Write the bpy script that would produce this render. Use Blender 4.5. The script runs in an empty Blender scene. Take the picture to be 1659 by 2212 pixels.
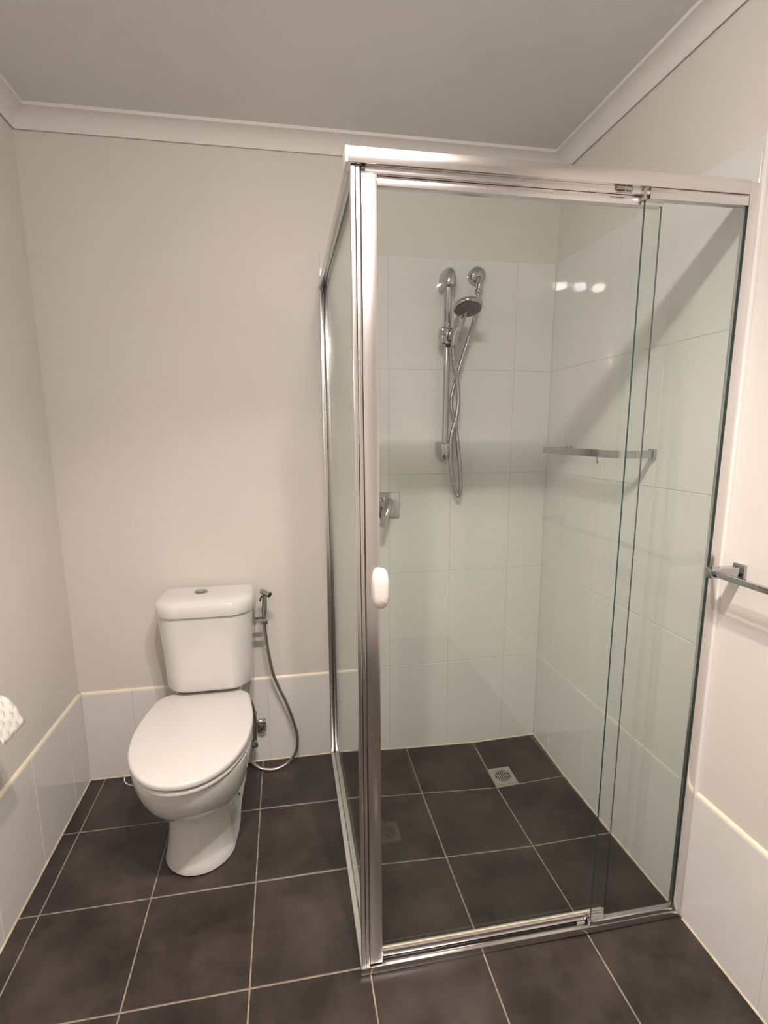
import bpy, bmesh, math, random
from mathutils import Vector, Matrix

# ------------------------------------------------------------------ camera, light, exposure
W_PX, H_PX = 1659, 2212
CAM = (0.7370, -1.9607, 1.3489)
YAW, PITCH, ROLL = 0.17235, -0.17578, -0.00805
F_PX, PP_X, PP_Y = 1113.44, -16.3, 27.1
scene = bpy.context.scene
cd = bpy.data.cameras.new('camera')
cd.sensor_fit = 'HORIZONTAL'
cd.sensor_width = 36.0
cd.lens = 36.0 * F_PX / W_PX
cd.shift_x = -PP_X / W_PX
cd.shift_y = PP_Y / W_PX
cd.clip_start = 0.01
cam = bpy.data.objects.new('camera', cd)
scene.collection.objects.link(cam)
cy_, sy_, cp_, sp_ = math.cos(YAW), math.sin(YAW), math.cos(PITCH), math.sin(PITCH)
fw = Vector((sy_ * cp_, cy_ * cp_, sp_))
rt = Vector((cy_, -sy_, 0))
up = rt.cross(fw)
cr, sr = math.cos(ROLL), math.sin(ROLL)
r2, u2 = cr * rt + sr * up, -sr * rt + cr * up
cam.matrix_world = Matrix(((r2.x, u2.x, -fw.x, CAM[0]), (r2.y, u2.y, -fw.y, CAM[1]),
                           (r2.z, u2.z, -fw.z, CAM[2]), (0, 0, 0, 1)))
scene.camera = cam

world = bpy.data.worlds.new('world')
scene.world = world
world.use_nodes = True
world.node_tree.nodes['Background'].inputs[0].default_value = (0.5, 0.5, 0.55, 1)
world.node_tree.nodes['Background'].inputs[1].default_value = 0.0

scene.view_settings.view_transform = 'Standard'
scene.view_settings.look = 'None'
scene.view_settings.gamma = 1.0
scene.view_settings.use_curve_mapping = False
scene.view_settings.exposure = 0.0
scene.cycles.sample_clamp_indirect = 80.0     # keeps the lamps' mirror images in the glazed tiles

HEAT_X, HEAT_Y, CEIL = 0.835, -1.45, 2.345
WARM = (1.0, 0.85, 0.74)
COOL = (1.0, 0.93, 0.88)


def disc_light(name, loc, size, power, color, spread=180, rot=(0, 0, 0)):
    ld = bpy.data.lights.new(name, 'AREA')
    ld.shape = 'DISK'
    ld.size = size
    ld.energy = power
    ld.color = color
    ld.spread = math.radians(spread)
    lo = bpy.data.objects.new(name, ld)
    lo.location = loc
    lo.rotation_euler = rot
    scene.collection.objects.link(lo)
    return lo


disc_light('light_heat_one', (HEAT_X + 0.14, HEAT_Y, CEIL - 0.0608), 0.038, 9.6, WARM, 122)
disc_light('light_heat_two', (HEAT_X - 0.14, HEAT_Y, CEIL - 0.0608), 0.038, 9.6, WARM, 122)
disc_light('light_center', (HEAT_X, HEAT_Y, CEIL - 0.0608), 0.038, 3.0, COOL, 140)
# mirror light above the vanity side of the room, behind the photographer
disc_light('light_vanity', (0.02, -2.25, 1.95), 0.16, 4.0, WARM, 180, (0, math.radians(-72), 0))

# ------------------------------------------------------------------ helpers
LW, RW, FRONT = -0.055, 1.785, -2.95
ROW = 0.3958
PL = 0.008      # the painted plaster sits this far behind the tile faces


def Z0(x, y):
    d = math.hypot(x - 1.53, y + 0.24)
    z = 0.0018 * (x - 0.9) - 0.0431 * max(0.0, 1 - d / 0.7)
    yy = max(y, -1.31)
    z += 0.0383 * (yy + 0.9)
    if y < -1.31:
        z += 0.01 * (-1.31 - y)
    return z


GX = [LW, 0.0, 0.3, 0.6, 0.9, 1.2, 1.5, RW]
GY = [0.0, -0.268]
while GY[-1] - 0.3 > FRONT:
    GY.append(GY[-1] - 0.3)
GY.append(FRONT)


def FZ(x, y):
    x = min(max(x, GX[0]), GX[-1])
    y = min(max(y, GY[-1]), 0)
    i = max(k for k in range(len(GX) - 1) if GX[k] <= x + 1e-9)
    j = max(k for k in range(len(GY) - 1) if GY[k] >= y - 1e-9)
    u = (x - GX[i]) / (GX[i + 1] - GX[i])
    v = (y - GY[j]) / (GY[j + 1] - GY[j])
    z00, z10, z01, z11 = Z0(GX[i], GY[j]), Z0(GX[i + 1], GY[j]), Z0(GX[i], GY[j + 1]), Z0(GX[i + 1], GY[j + 1])
    # two flat triangles per tile, split from the front-left to the back-right corner
    if u + v <= 1:
        return z00 + u * (z10 - z00) + v * (z01 - z00)
    return z11 + (1 - u) * (z01 - z11) + (1 - v) * (z10 - z11)


def link(name, me, mat=None, parent=None, smooth=True, angle=35):
    if mat is not None and not me.materials:
        me.materials.append(mat)
    if smooth:
        me.shade_smooth()
        me.set_sharp_from_angle(angle=math.radians(angle))
    o = bpy.data.objects.new(name, me)
    scene.collection.objects.link(o)
    if parent is not None:
        o.parent = parent
    return o


def from_bm(name, bm, mat, parent=None, smooth=True, angle=35):
    bmesh.ops.recalc_face_normals(bm, faces=bm.faces)
    me = bpy.data.meshes.new(name)
    bm.to_mesh(me)
    bm.free()
    return link(name, me, mat, parent, smooth, angle)


def add_box(bm, x0, x1, y0, y1, z0, z1, bevel=0.0, seg=2, mat_index=0):
    x0, x1 = min(x0, x1), max(x0, x1)
    y0, y1 = min(y0, y1), max(y0, y1)
    t = bmesh.new()
    v = [t.verts.new((x, y, z)) for x in (x0, x1) for y in (y0, y1) for z in (z0, z1)]
    for f in ((0, 1, 3, 2), (4, 6, 7, 5), (0, 4, 5, 1), (2, 3, 7, 6), (0, 2, 6, 4), (1, 5, 7, 3)):
        t.faces.new([v[i] for i in f])
    if bevel > 0:
        bmesh.ops.bevel(t, geom=list(t.edges), offset=bevel, segments=seg, profile=0.5, affect='EDGES')
    for f in t.faces:
        f.material_index = mat_index
    merge(bm, t)
    return bm


def merge(bm, t):
    me = bpy.data.meshes.new('tmp')
    bmesh.ops.recalc_face_normals(t, faces=t.faces)
    t.to_mesh(me)
    t.free()
    bm.from_mesh(me)
    bpy.data.meshes.remove(me)


def box(name, x0, x1, y0, y1, z0, z1, mat, parent=None, bevel=0.001, seg=2):
    bm = bmesh.new()
    add_box(bm, x0, x1, y0, y1, z0, z1, bevel, seg)
    return from_bm(name, bm, mat, parent)


def catmull(pts, n=8):
    pts = [Vector(p) for p in pts]
    P = [2 * pts[0] - pts[1]] + pts + [2 * pts[-1] - pts[-2]]
    out = []
    for i in range(1, len(P) - 2):
        a, b, c, d = P[i - 1], P[i], P[i + 1], P[i + 2]
        for k in range(n):
            t = k / n
            out.append(0.5 * ((2 * b) + (c - a) * t + (2 * a - 5 * b + 4 * c - d) * t * t + (3 * b - a - 3 * c + d) * t ** 3))
    out.append(pts[-1])
    return out


def add_tube(bm, pts, radius, n=12, caps=True, rfun=None, flat=1.0):
    pts = [Vector(p) for p in pts]
    t0 = (pts[1] - pts[0]).normalized()
    ref = Vector((0, 0, 1)) if abs(t0.z) < 0.9 else Vector((1, 0, 0))
    nrm = (ref - ref.dot(t0) * t0).normalized()
    rings = []
    for i, p in enumerate(pts):
        if i == 0:
            t = pts[1] - pts[0]
        elif i == len(pts) - 1:
            t = pts[-1] - pts[-2]
        else:
            t = pts[i + 1] - pts[i - 1]
        t.normalize()
        nrm = (nrm - nrm.dot(t) * t).normalized()
        bi = t.cross(nrm)
        r = radius if rfun is None else rfun(i, len(pts))
        rings.append([bm.verts.new(p + r * (math.cos(a) * nrm * flat + math.sin(a) * bi))
                      for a in (2 * math.pi * k / n for k in range(n))])
    for a, b in zip(rings, rings[1:]):
        for k in range(n):
            bm.faces.new((a[k], a[(k + 1) % n], b[(k + 1) % n], b[k]))
    if caps:
        bm.faces.new(rings[0][::-1])
        bm.faces.new(rings[-1])
    return bm


def tube(name, pts, radius, mat, parent=None, n=12, rfun=None, flat=1.0, spline=0, angle=50):
    if spline:
        pts = catmull(pts, spline)
    bm = bmesh.new()
    add_tube(bm, pts, radius, n, True, rfun, flat)
    return from_bm(name, bm, mat, parent, angle=angle)


def add_lathe(bm, profile, origin, axis, n=32):
    """profile: (radius, height) along axis"""
    axis = Vector(axis).normalized()
    ref = Vector((0, 0, 1)) if abs(axis.z) < 0.9 else Vector((1, 0, 0))
    a = (ref - ref.dot(axis) * axis).normalized()
    b = axis.cross(a)
    o = Vector(origin)
    rings = []
    for r, h in profile:
        if r < 1e-6:
            rings.append([bm.verts.new(o + h * axis)])
        else:
            rings.append([bm.verts.new(o + h * axis + r * (math.cos(t) * a + math.sin(t) * b))
                          for t in (2 * math.pi * k / n for k in range(n))])
    for p, q in zip(rings, rings[1:]):
        for k in range(n):
            k2 = (k + 1) % n
            if len(p) == 1 and len(q) > 1:
                bm.faces.new((p[0], q[k2], q[k]))
            elif len(q) == 1 and len(p) > 1:
                bm.faces.new((p[k], p[k2], q[0]))
            elif len(p) > 1:
                bm.faces.new((p[k], p[k2], q[k2], q[k]))
    if len(rings[0]) > 1:
        bm.faces.new(rings[0][::-1])
    if len(rings[-1]) > 1:
        bm.faces.new(rings[-1])
    return bm


def lathe(name, profile, origin, axis, mat, parent=None, n=32, angle=40):
    bm = bmesh.new()
    add_lathe(bm, profile, origin, axis, n)
    return from_bm(name, bm, mat, parent, angle=angle)


def loft(name, sections, mat, parent=None, caps=True, angle=60):
    bm = bmesh.new()
    rings = [[bm.verts.new(p) for p in s] for s in sections]
    n = len(rings[0])
    for a, b in zip(rings, rings[1:]):
        for k in range(n):
            bm.faces.new((a[k], a[(k + 1) % n], b[(k + 1) % n], b[k]))
    if caps:
        bm.faces.new(rings[0][::-1])
        bm.faces.new(rings[-1])
    return from_bm(name, bm, mat, parent, angle=angle)


def empty(name, loc, label, cat, group=None):
    o = bpy.data.objects.new(name, None)
    scene.collection.objects.link(o)
    o.location = loc
    o['label'] = label
    o['category'] = cat
    if group:
        o['group'] = group
    return o


def adopt(root):
    """children were built in world space: keep them there"""
    for ch in root.children:
        ch.matrix_parent_inverse = Matrix.Translation(root.location).inverted()


def structure(o):
    o['kind'] = 'structure'
    return o


# ------------------------------------------------------------------ materials
def pbsdf(name, color, rough=0.5, metal=0.0, **kw):
    m = bpy.data.materials.new(name)
    m.use_nodes = True
    b = m.node_tree.nodes['Principled BSDF']
    b.inputs['Base Color'].default_value = (*color, 1)
    b.inputs['Roughness'].default_value = rough
    b.inputs['Metallic'].default_value = metal
    for k, v in kw.items():
        b.inputs[k].default_value = v
    return m


def noise_color(m, c1, c2, scale=8, detail=6, lo=0.35, hi=0.65, rough_var=None, bump=0.0, bscale=60, coord='Object'):
    nt = m.node_tree
    b = nt.nodes['Principled BSDF']
    tc = nt.nodes.new('ShaderNodeNewGeometry')
    n = nt.nodes.new('ShaderNodeTexNoise')
    n.inputs['Scale'].default_value = scale
    n.inputs['Detail'].default_value = detail
    n.inputs['Roughness'].default_value = 0.62
    nt.links.new(tc.outputs['Position'], n.inputs['Vector'])
    r = nt.nodes.new('ShaderNodeValToRGB')
    r.color_ramp.elements[0].position = lo
    r.color_ramp.elements[0].color = (*c1, 1)
    r.color_ramp.elements[1].position = hi
    r.color_ramp.elements[1].color = (*c2, 1)
    nt.links.new(n.outputs['Fac'], r.inputs['Fac'])
    nt.links.new(r.outputs['Color'], b.inputs['Base Color'])
    if rough_var:
        mr = nt.nodes.new('ShaderNodeMapRange')
        mr.inputs['To Min'].default_value = rough_var[0]
        mr.inputs['To Max'].default_value = rough_var[1]
        nt.links.new(n.outputs['Fac'], mr.inputs['Value'])
        nt.links.new(mr.outputs['Result'], b.inputs['Roughness'])
    if bump:
        n2 = nt.nodes.new('ShaderNodeTexNoise')
        n2.inputs['Scale'].default_value = bscale
        n2.inputs['Detail'].default_value = 4
        nt.links.new(tc.outputs['Position'], n2.inputs['Vector'])
        bp = nt.nodes.new('ShaderNodeBump')
        bp.inputs['Strength'].default_value = bump
        bp.inputs['Distance'].default_value = 0.002
        nt.links.new(n2.outputs['Fac'], bp.inputs['Height'])
        nt.links.new(bp.outputs['Normal'], b.inputs['Normal'])
    return m


M = {}
M['paint'] = noise_color(pbsdf('wall paint', (0.8, 0.76, 0.7), 0.45), (0.715, 0.69, 0.655), (0.735, 0.71, 0.675), 2, 3, bump=0.05, bscale=220)
M['ceiling'] = noise_color(pbsdf('ceiling paint', (0.8, 0.78, 0.75), 0.8), (0.73, 0.72, 0.72), (0.76, 0.75, 0.75), 2, 3, bump=0.05, bscale=200)
M['cornice'] = pbsdf('cornice paint', (0.80, 0.785, 0.765), 0.6)
M['door_paint'] = pbsdf('door paint', (0.75, 0.72, 0.68), 0.35)
M['tile_white'] = pbsdf('glazed wall tile', (0.78, 0.77, 0.765), 0.02, **{'IOR': 1.5})
M['tile_shower'] = pbsdf('glazed shower tile', (0.765, 0.77, 0.762), 0.015, **{'IOR': 1.5})
M['grout_white'] = noise_color(pbsdf('wall grout', (0.6, 0.57, 0.5), 0.85), (0.60, 0.57, 0.52), (0.70, 0.67, 0.61), 30, 4)
M['sealant'] = noise_color(pbsdf('cream sealant', (0.8, 0.72, 0.56), 0.35), (0.80, 0.72, 0.58), (0.86, 0.79, 0.66), 14, 4)
M['sealant_old'] = noise_color(pbsdf('floor joint sealant', (0.66, 0.6, 0.45), 0.5), (0.52, 0.46, 0.33), (0.74, 0.68, 0.54), 22, 5)
M['floor_tile'] = noise_color(pbsdf('slate brown floor tile', (0.06, 0.05, 0.04), 0.5), (0.020, 0.0145, 0.0125), (0.084, 0.066, 0.059), 5, 10, 0.36, 0.80, (0.30, 0.48), 0.10, 260)
M['grout_floor'] = noise_color(pbsdf('floor grout', (0.3, 0.26, 0.21), 0.9), (0.20, 0.165, 0.13), (0.38, 0.33, 0.27), 45, 5)
M['ceramic'] = pbsdf('white glazed ceramic', (0.72, 0.715, 0.705), 0.07, **{'Coat Weight': 0.3, 'Coat Roughness': 0.04})
M['seat_plastic'] = pbsdf('white seat plastic', (0.70, 0.685, 0.67), 0.16)
M['chrome'] = pbsdf('chrome', (0.50, 0.505, 0.52), 0.07, 1.0)
M['chrome_dark'] = pbsdf('dull chrome', (0.42, 0.40, 0.38), 0.18, 1.0)
M['hose_metal'] = pbsdf('ribbed hose metal', (0.44, 0.45, 0.465), 0.16, 1.0)
M['steel'] = pbsdf('brushed steel', (0.50, 0.48, 0.45), 0.28, 1.0)
M['black'] = pbsdf('black rubber and gap shade', (0.008, 0.007, 0.007), 0.5)  # also gives the shade in the sill gap and drain well as colour
M['dark_gap'] = pbsdf('groove shade and gasket', (0.03, 0.035, 0.035), 0.6)  # shade inside the screen grooves put into the colour; jamb gasket uses it too
M['nozzle_face'] = pbsdf('dark grey spray plate', (0.06, 0.06, 0.06), 0.35)
M['nozzle'] = pbsdf('grey rubber nozzle', (0.30, 0.29, 0.27), 0.5)
M['handle_plastic'] = pbsdf('white moulded handle', (0.70, 0.665, 0.635), 0.28)
M['end_plastic'] = pbsdf('white end cap', (0.84, 0.80, 0.75), 0.35)
M['paper'] = pbsdf('soft white paper', (0.86, 0.82, 0.78), 0.9)
M['print'] = pbsdf('printed pattern ink', (0.36, 0.30, 0.33), 0.9)
M['brown_seal'] = noise_color(pbsdf('stained sealant', (0.4, 0.3, 0.2), 0.5), (0.10, 0.085, 0.06), (0.42, 0.34, 0.24), 26, 5)
M['side_track'] = pbsdf('satin silver track', (0.66, 0.68, 0.66), 0.30, 0.75)
M['heater_white'] = pbsdf('heater casing plastic', (0.8, 0.79, 0.77), 0.4)


def alu_mat(name, col, rough, scale):
    """brushed aluminium: fine streaks along z or x"""
    m = pbsdf(name, col, rough, 1.0)
    nt = m.node_tree
    b = nt.nodes['Principled BSDF']
    g = nt.nodes.new('ShaderNodeNewGeometry')
    mp = nt.nodes.new('ShaderNodeMapping')
    mp.inputs['Scale'].default_value = scale
    n = nt.nodes.new('ShaderNodeTexNoise')
    n.inputs['Scale'].default_value = 1.0
    n.inputs['Detail'].default_value = 5
    nt.links.new(g.outputs['Position'], mp.inputs['Vector'])
    nt.links.new(mp.outputs['Vector'], n.inputs['Vector'])
    r = nt.nodes.new('ShaderNodeMapRange')
    r.inputs['To Min'].default_value = rough - 0.03
    r.inputs['To Max'].default_value = rough + 0.06
    nt.links.new(n.outputs['Fac'], r.inputs['Value'])
    nt.links.new(r.outputs['Result'], b.inputs['Roughness'])
    return m


M['alu_v'] = alu_mat('polished aluminium upright', (0.78, 0.755, 0.755), 0.22, (400, 400, 6))
M['alu_h'] = alu_mat('polished aluminium rail', (0.72, 0.70, 0.695), 0.19, (6, 400, 400))


def glass_mat():
    m = bpy.data.materials.new('shower glass')
    m.use_nodes = True
    nt = m.node_tree
    nt.nodes.clear()
    out = nt.nodes.new('ShaderNodeOutputMaterial')
    tr = nt.nodes.new('ShaderNodeBsdfTransparent')
    tr.inputs['Color'].default_value = (0.965, 0.982, 0.968, 1)
    gl = nt.nodes.new('ShaderNodeBsdfGlossy')
    gl.inputs['Roughness'].default_value = 0.01
    gl.inputs['Color'].default_value = (0.9, 0.93, 0.92, 1)
    fr = nt.nodes.new('ShaderNodeFresnel')
    geo = nt.nodes.new('ShaderNodeNewGeometry')      # same reflectance from either side of a face
    mr = nt.nodes.new('ShaderNodeMapRange')
    mr.inputs['To Min'].default_value = 1.45
    mr.inputs['To Max'].default_value = 1 / 1.45
    nt.links.new(geo.outputs['Backfacing'], mr.inputs['Value'])
    nt.links.new(mr.outputs['Result'], fr.inputs['IOR'])
    mx = nt.nodes.new('ShaderNodeMixShader')
    nt.links.new(fr.outputs['Fac'], mx.inputs['Fac'])
    nt.links.new(tr.outputs['BSDF'], mx.inputs[1])
    nt.links.new(gl.outputs['BSDF'], mx.inputs[2])
    nt.links.new(mx.outputs['Shader'], out.inputs['Surface'])
    return m


M['glass'] = glass_mat()
M['glass_edge'] = pbsdf('green glass edge', (0.03, 0.065, 0.062), 0.2)


def emit(name, col, strength):
    m = bpy.data.materials.new(name)
    m.use_nodes = True
    nt = m.node_tree
    nt.nodes.clear()
    out = nt.nodes.new('ShaderNodeOutputMaterial')
    e = nt.nodes.new('ShaderNodeEmission')
    e.inputs['Color'].default_value = (*col, 1)
    e.inputs['Strength'].default_value = strength
    nt.links.new(e.outputs['Emission'], out.inputs['Surface'])
    return m


M['lamp_warm'] = emit('glowing heat lamp', (1.0, 0.86, 0.74), 150)
M['lamp_cool'] = emit('glowing centre lamp', (0.94, 0.95, 1.0), 150)

# ------------------------------------------------------------------ structure: floor
bm = bmesh.new()
V = {}
for i, x in enumerate(GX):
    for j, y in enumerate(GY):
        V[i, j] = bm.verts.new((x, y, Z0(x, y) - 0.0012))
for i in range(len(GX) - 1):
    for j in range(len(GY) - 1):
        bm.faces.new((V[i, j], V[i, j + 1], V[i + 1, j]))
        bm.faces.new((V[i + 1, j], V[i, j + 1], V[i + 1, j + 1]))
r = bmesh.ops.extrude_face_region(bm, geom=list(bm.faces))
for v in r['geom']:
    if isinstance(v, bmesh.types.BMVert):
        v.co.z = -0.12
floor = structure(from_bm('floor', bm, M['grout_floor'], smooth=False))

GAP = 0.0021


def tile_poly(name, outline, zf, thick, mat, parent, bevel=0.0012):
    bm = bmesh.new()
    n = len(outline)
    cx = sum(p[0] for p in outline) / n
    cyy = sum(p[1] for p in outline) / n
    inner = []
    for k in range(n):                      # inset for the arris
        p0, p1, p2 = Vector(outline[k - 1]), Vector(outline[k]), Vector(outline[(k + 1) % n])
        e1, e2 = (p1 - p0).normalized(), (p2 - p1).normalized()
        n1, n2 = Vector((-e1.y, e1.x)), Vector((-e2.y, e2.x))
        inner.append(p1 + (n1 + n2) * bevel)
    a = [bm.verts.new((p[0], p[1], zf(p[0], p[1]) - thick)) for p in outline]
    b = [bm.verts.new((p[0], p[1], zf(p[0], p[1]) - bevel * 0.7)) for p in outline]
    c = [bm.verts.new((p.x, p.y, zf(p.x, p.y))) for p in inner]
    for r1, r2 in ((a, b), (b, c)):
        for k in range(n):
            bm.faces.new((r1[k], r1[(k + 1) % n], r2[(k + 1) % n], r2[k]))
    if n == 4:
        bm.faces.new((c[0], c[1], c[2]))
        bm.faces.new((c[0], c[2], c[3]))
    else:
        for k in (2, 3, 4, 5):
            bm.faces.new((c[1], c[k], c[(k + 1) % n]))
    return from_bm(name, bm, mat, parent, smooth=False)


DR = (1.503, 1.592, -0.260, -0.171)          # shower drain plate x0 x1 y0 y1
for i in range(len(GX) - 1):
    for j in range(len(GY) - 1):
        x0, x1 = GX[i] + (GAP if i else 0.001), GX[i + 1] - (GAP if i < len(GX) - 2 else 0.001)
        y0, y1 = GY[j + 1] + (GAP if j < len(GY) - 2 else 0.001), GY[j] - (GAP if j else 0.001)
        if i == 6 and j == 0:
            ol = [(x0 + 0.001, DR[3] + 0.002), (DR[1] + 0.001, DR[3] + 0.002), (DR[1] + 0.001, y0), (x1, y0), (x1, y1), (x0 + 0.001, y1)]
        else:
            ol = [(x0, y0), (x1, y0), (x1, y1), (x0, y1)]
        tile_poly('tile', ol, FZ, 0.0045, M['floor_tile'], floor)

# ------------------------------------------------------------------ structure: walls, ceiling, cornices
wall_back = structure(box('wall_back', LW - 0.12, RW + 0.12, PL, 0.12, -0.12, CEIL + 0.1, M['paint'], bevel=0))
wall_left = structure(box('wall_left', LW - 0.12, LW - PL, FRONT - 0.1, PL, -0.12, CEIL + 0.1, M['paint'], bevel=0))
wall_right = structure(box('wall_right', RW + PL, RW + 0.12, FRONT - 0.1, PL, -0.12, CEIL + 0.1, M['paint'], bevel=0))
wall_front = structure(box('wall_front', LW - PL, RW + PL, FRONT - 0.1, FRONT, -0.12, CEIL + 0.1, M['paint'], bevel=0))
ceiling = structure(box('ceiling', LW - PL, RW + PL, FRONT, PL, CEIL, CEIL + 0.1, M['ceiling'], bevel=0))
door_1 = structure(box('door_1', 0.15, 0.97, FRONT, FRONT + 0.03, 0.0, 2.04, M['door_paint'], bevel=0.002))
lathe('door_handle', [(0.0, 0), (0.026, 0), (0.026, 0.008), (0.009, 0.012), (0.009, 0.035), (0.024, 0.05), (0.024, 0.062), (0.0, 0.068)],
      (0.90, FRONT + 0.03, 1.0), (0, 1, 0), M['chrome'], door_1)

prof = [(0.0, 2.296), (0.004, 2.294)]
for k in range(9):
    a = math.pi / 2 * k / 8
    cxx, czz = 0.058, 2.296 + 0.0
    prof.append((0.058 - 0.051 * math.cos(a), 2.291 + 0.044 * math.sin(a) + 0.0))
prof += [(0.058, 2.338), (0.0585, CEIL), (0.0, CEIL)]


def cornice(name, run):
    """run: function (distance from wall, end 0/1) -> xy"""
    bm = bmesh.new()
    rings = []
    for e in (0, 1):
        rings.append([bm.verts.new((*run(d, e), z)) for d, z in prof])
    n = len(prof)
    for k in range(n):
        bm.faces.new((rings[0][k], rings[0][(k + 1) % n], rings[1][(k + 1) % n], rings[1][k]))
    return structure(from_bm(name, bm, M['cornice'], angle=25))


XL, XR, YB, YF = LW - PL, RW + PL, PL, FRONT
cornice('trim_1', lambda d, e: ((XL + d, YB - d) if e == 0 else (XR - d, YB - d)))
cornice('trim_2', lambda d, e: ((XR - d, YB - d) if e == 0 else (XR - d, YF + d)))
cornice('trim_3', lambda d, e: ((XL + d, YB - d) if e == 0 else (XL + d, YF + d)))
cornice('trim_4', lambda d, e: ((XL + d, YF + d) if e == 0 else (XR - d, YF + d)))


# wall tiles. side 'b': plane y=0, u=x ; 'l': plane x=LW, u=-y ; 'r': plane x=RW, u=-y
def wall_tile(side, u0, u1, z0, z1, mat, parent, zb=None):
    g = 0.0009
    u0 += g
    u1 -= g
    z1 -= g
    if zb is None:
        z0 += g
        zb0 = zb1 = z0
    else:
        zb0, zb1 = zb
    bv = 0.0012
    bm = bmesh.new()

    def P(u, d, z):
        return {'b': (u, d, z), 'l': (LW - d, -u, z), 'r': (RW + d, -u, z)}[side]
    oz = [(u0, zb0), (u1, zb1), (u1, z1), (u0, z1)]
    iz = [(u0 + bv, zb0 + bv), (u1 - bv, zb1 + bv), (u1 - bv, z1 - bv), (u0 + bv, z1 - bv)]
    a = [bm.verts.new(P(u, PL - 0.0005, z)) for u, z in oz]
    b = [bm.verts.new(P(u, 0.0009, z)) for u, z in oz]
    c = [bm.verts.new(P(u, 0.0, z)) for u, z in iz]
    for r1, r2 in ((a, b), (b, c)):
        for k in range(4):
            bm.faces.new((r1[k], r1[(k + 1) % 4], r2[(k + 1) % 4], r2[k]))
    bm.faces.new(c)
    return from_bm('tile', bm, mat, parent, smooth=False)


def grout_slab(side, u0, u1, z0, z1, parent):
    d0, d1 = 0.0013, PL - 0.001
    if side == 'b':
        return box('grout', u0, u1, d0, d1, z0, z1, M['grout_white'], parent, 0)
    if side == 'l':
        return box('grout', LW - d1, LW - d0, -u1, -u0, z0, z1, M['grout_white'], parent, 0)
    return box('grout', RW + d0, RW + d1, -u1, -u0, z0, z1, M['grout_white'], parent, 0)


def fz_side(side, u):
    return {'b': FZ(u, 0), 'l': FZ(LW, -u), 'r': FZ(RW, -u)}[side] + 0.0025


def tile_field(side, us, rows, mat, parent):
    for u0, u1 in zip(us, us[1:]):
        for k, (z0, z1) in enumerate(zip(rows, rows[1:])):
            wall_tile(side, u0, u1, z0, z1, mat, parent,
                      (fz_side(side, u0), fz_side(side, u1)) if k == 0 else None)
    grout_slab(side, us[0], us[-1], -0.02, rows[-1], parent)


rows5 = [0.0] + [ROW * k for k in range(1, 6)]
tile_field('b', [0.88, 1.1295, 1.379, 1.6285, RW], rows5, M['tile_shower'], wall_back)
tile_field('r', [0.0, 0.13, 0.38, 0.63, 0.88], rows5, M['tile_shower'], wall_right)

HS = 0.386


def skirting(name, side, us):
    x0, x1 = us[0], us[-1]
    # the slab behind the tiles carries the skirting
    d0, d1 = 0.0013, PL + 0.001
    if side == 'b':
        base = box(name, x0, x1, d0, d1, -0.02, HS, M['grout_white'], None, 0)
    elif side == 'l':
        base = box(name, LW - d1, LW - d0, -x1, -x0, -0.02, HS, M['grout_white'], None, 0)
    else:
        base = box(name, RW + d0, RW + d1, -x1, -x0, -0.02, HS, M['grout_white'], None, 0)
    structure(base)
    for u0, u1 in zip(us, us[1:]):
        wall_tile(side, u0, u1, 0, HS, M['tile_white'], base, (fz_side(side, u0), fz_side(side, u1)))
    # cream bead filling the ledge on top of the tiles
    bm = bmesh.new()
    pr = [(0.0004, HS - 0.0008), (0.0003, HS + 0.0015), (0.003, HS + 0.0055), (PL + 0.0008, HS + 0.010), (PL + 0.0008, HS - 0.0008)]
    rg = []
    for u in (x0, x1):
        rg.append([bm.verts.new({'b': (u, d, z), 'l': (LW - d, -u, z), 'r': (RW + d, -u, z)}[side]) for d, z in pr])
    for k in range(5):
        bm.faces.new((rg[0][k], rg[0][(k + 1) % 5], rg[1][(k + 1) % 5], rg[1][k]))
    bm.faces.new(rg[0])
    bm.faces.new(rg[1])
    from_bm('top_bead', bm, M['sealant'], base, angle=50)
    return base


bb = skirting('baseboard_back', 'b', [LW, 0.125, 0.38, 0.63, 0.88])
bl = skirting('baseboard_left', 'l', [0.0, 0.135, 0.388, 0.637, 0.886, 1.135, 1.385, 1.635, 1.885, 2.135, 2.385, 2.635, -FRONT])
br = skirting('baseboard_right', 'r', [0.88, 1.13, 1.38, 1.63, 1.88, 2.13, 2.38, 2.63, -FRONT])


# sealant line between the wall tiles and the floor
def floor_bead(side, u0, u1, parent):
    bm = bmesh.new()
    n = max(2, int((u1 - u0) / 0.05))
    rg = []
    for k in range(n + 1):
        u = u0 + (u1 - u0) * k / n
        z = {'b': FZ(u, 0), 'l': FZ(LW, -u), 'r': FZ(RW, -u)}[side]
        pr = [(0.0006, z - 0.002), (-0.0042, z - 0.001), (-0.0036, z + 0.0006), (-0.0006, z + 0.0036), (0.0006, z + 0.0046)]
        rg.append([bm.verts.new({'b': (u, d, zz), 'l': (LW - d, -u, zz), 'r': (RW + d, -u, zz)}[side]) for d, zz in pr])
    for a, b in zip(rg, rg[1:]):
        for k in range(5):
            bm.faces.new((a[k], a[(k + 1) % 5], b[(k + 1) % 5], b[k]))
    return from_bm('floor_bead', bm, M['sealant_old'], parent, angle=50)


floor_bead('b', LW, 0.876, bb)
floor_bead('b', 0.92, RW, wall_back)
floor_bead('l', 0, -FRONT, bl)
floor_bead('r', 0.0, 0.84, wall_right)
floor_bead('r', 0.895, -FRONT, br)

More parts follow.
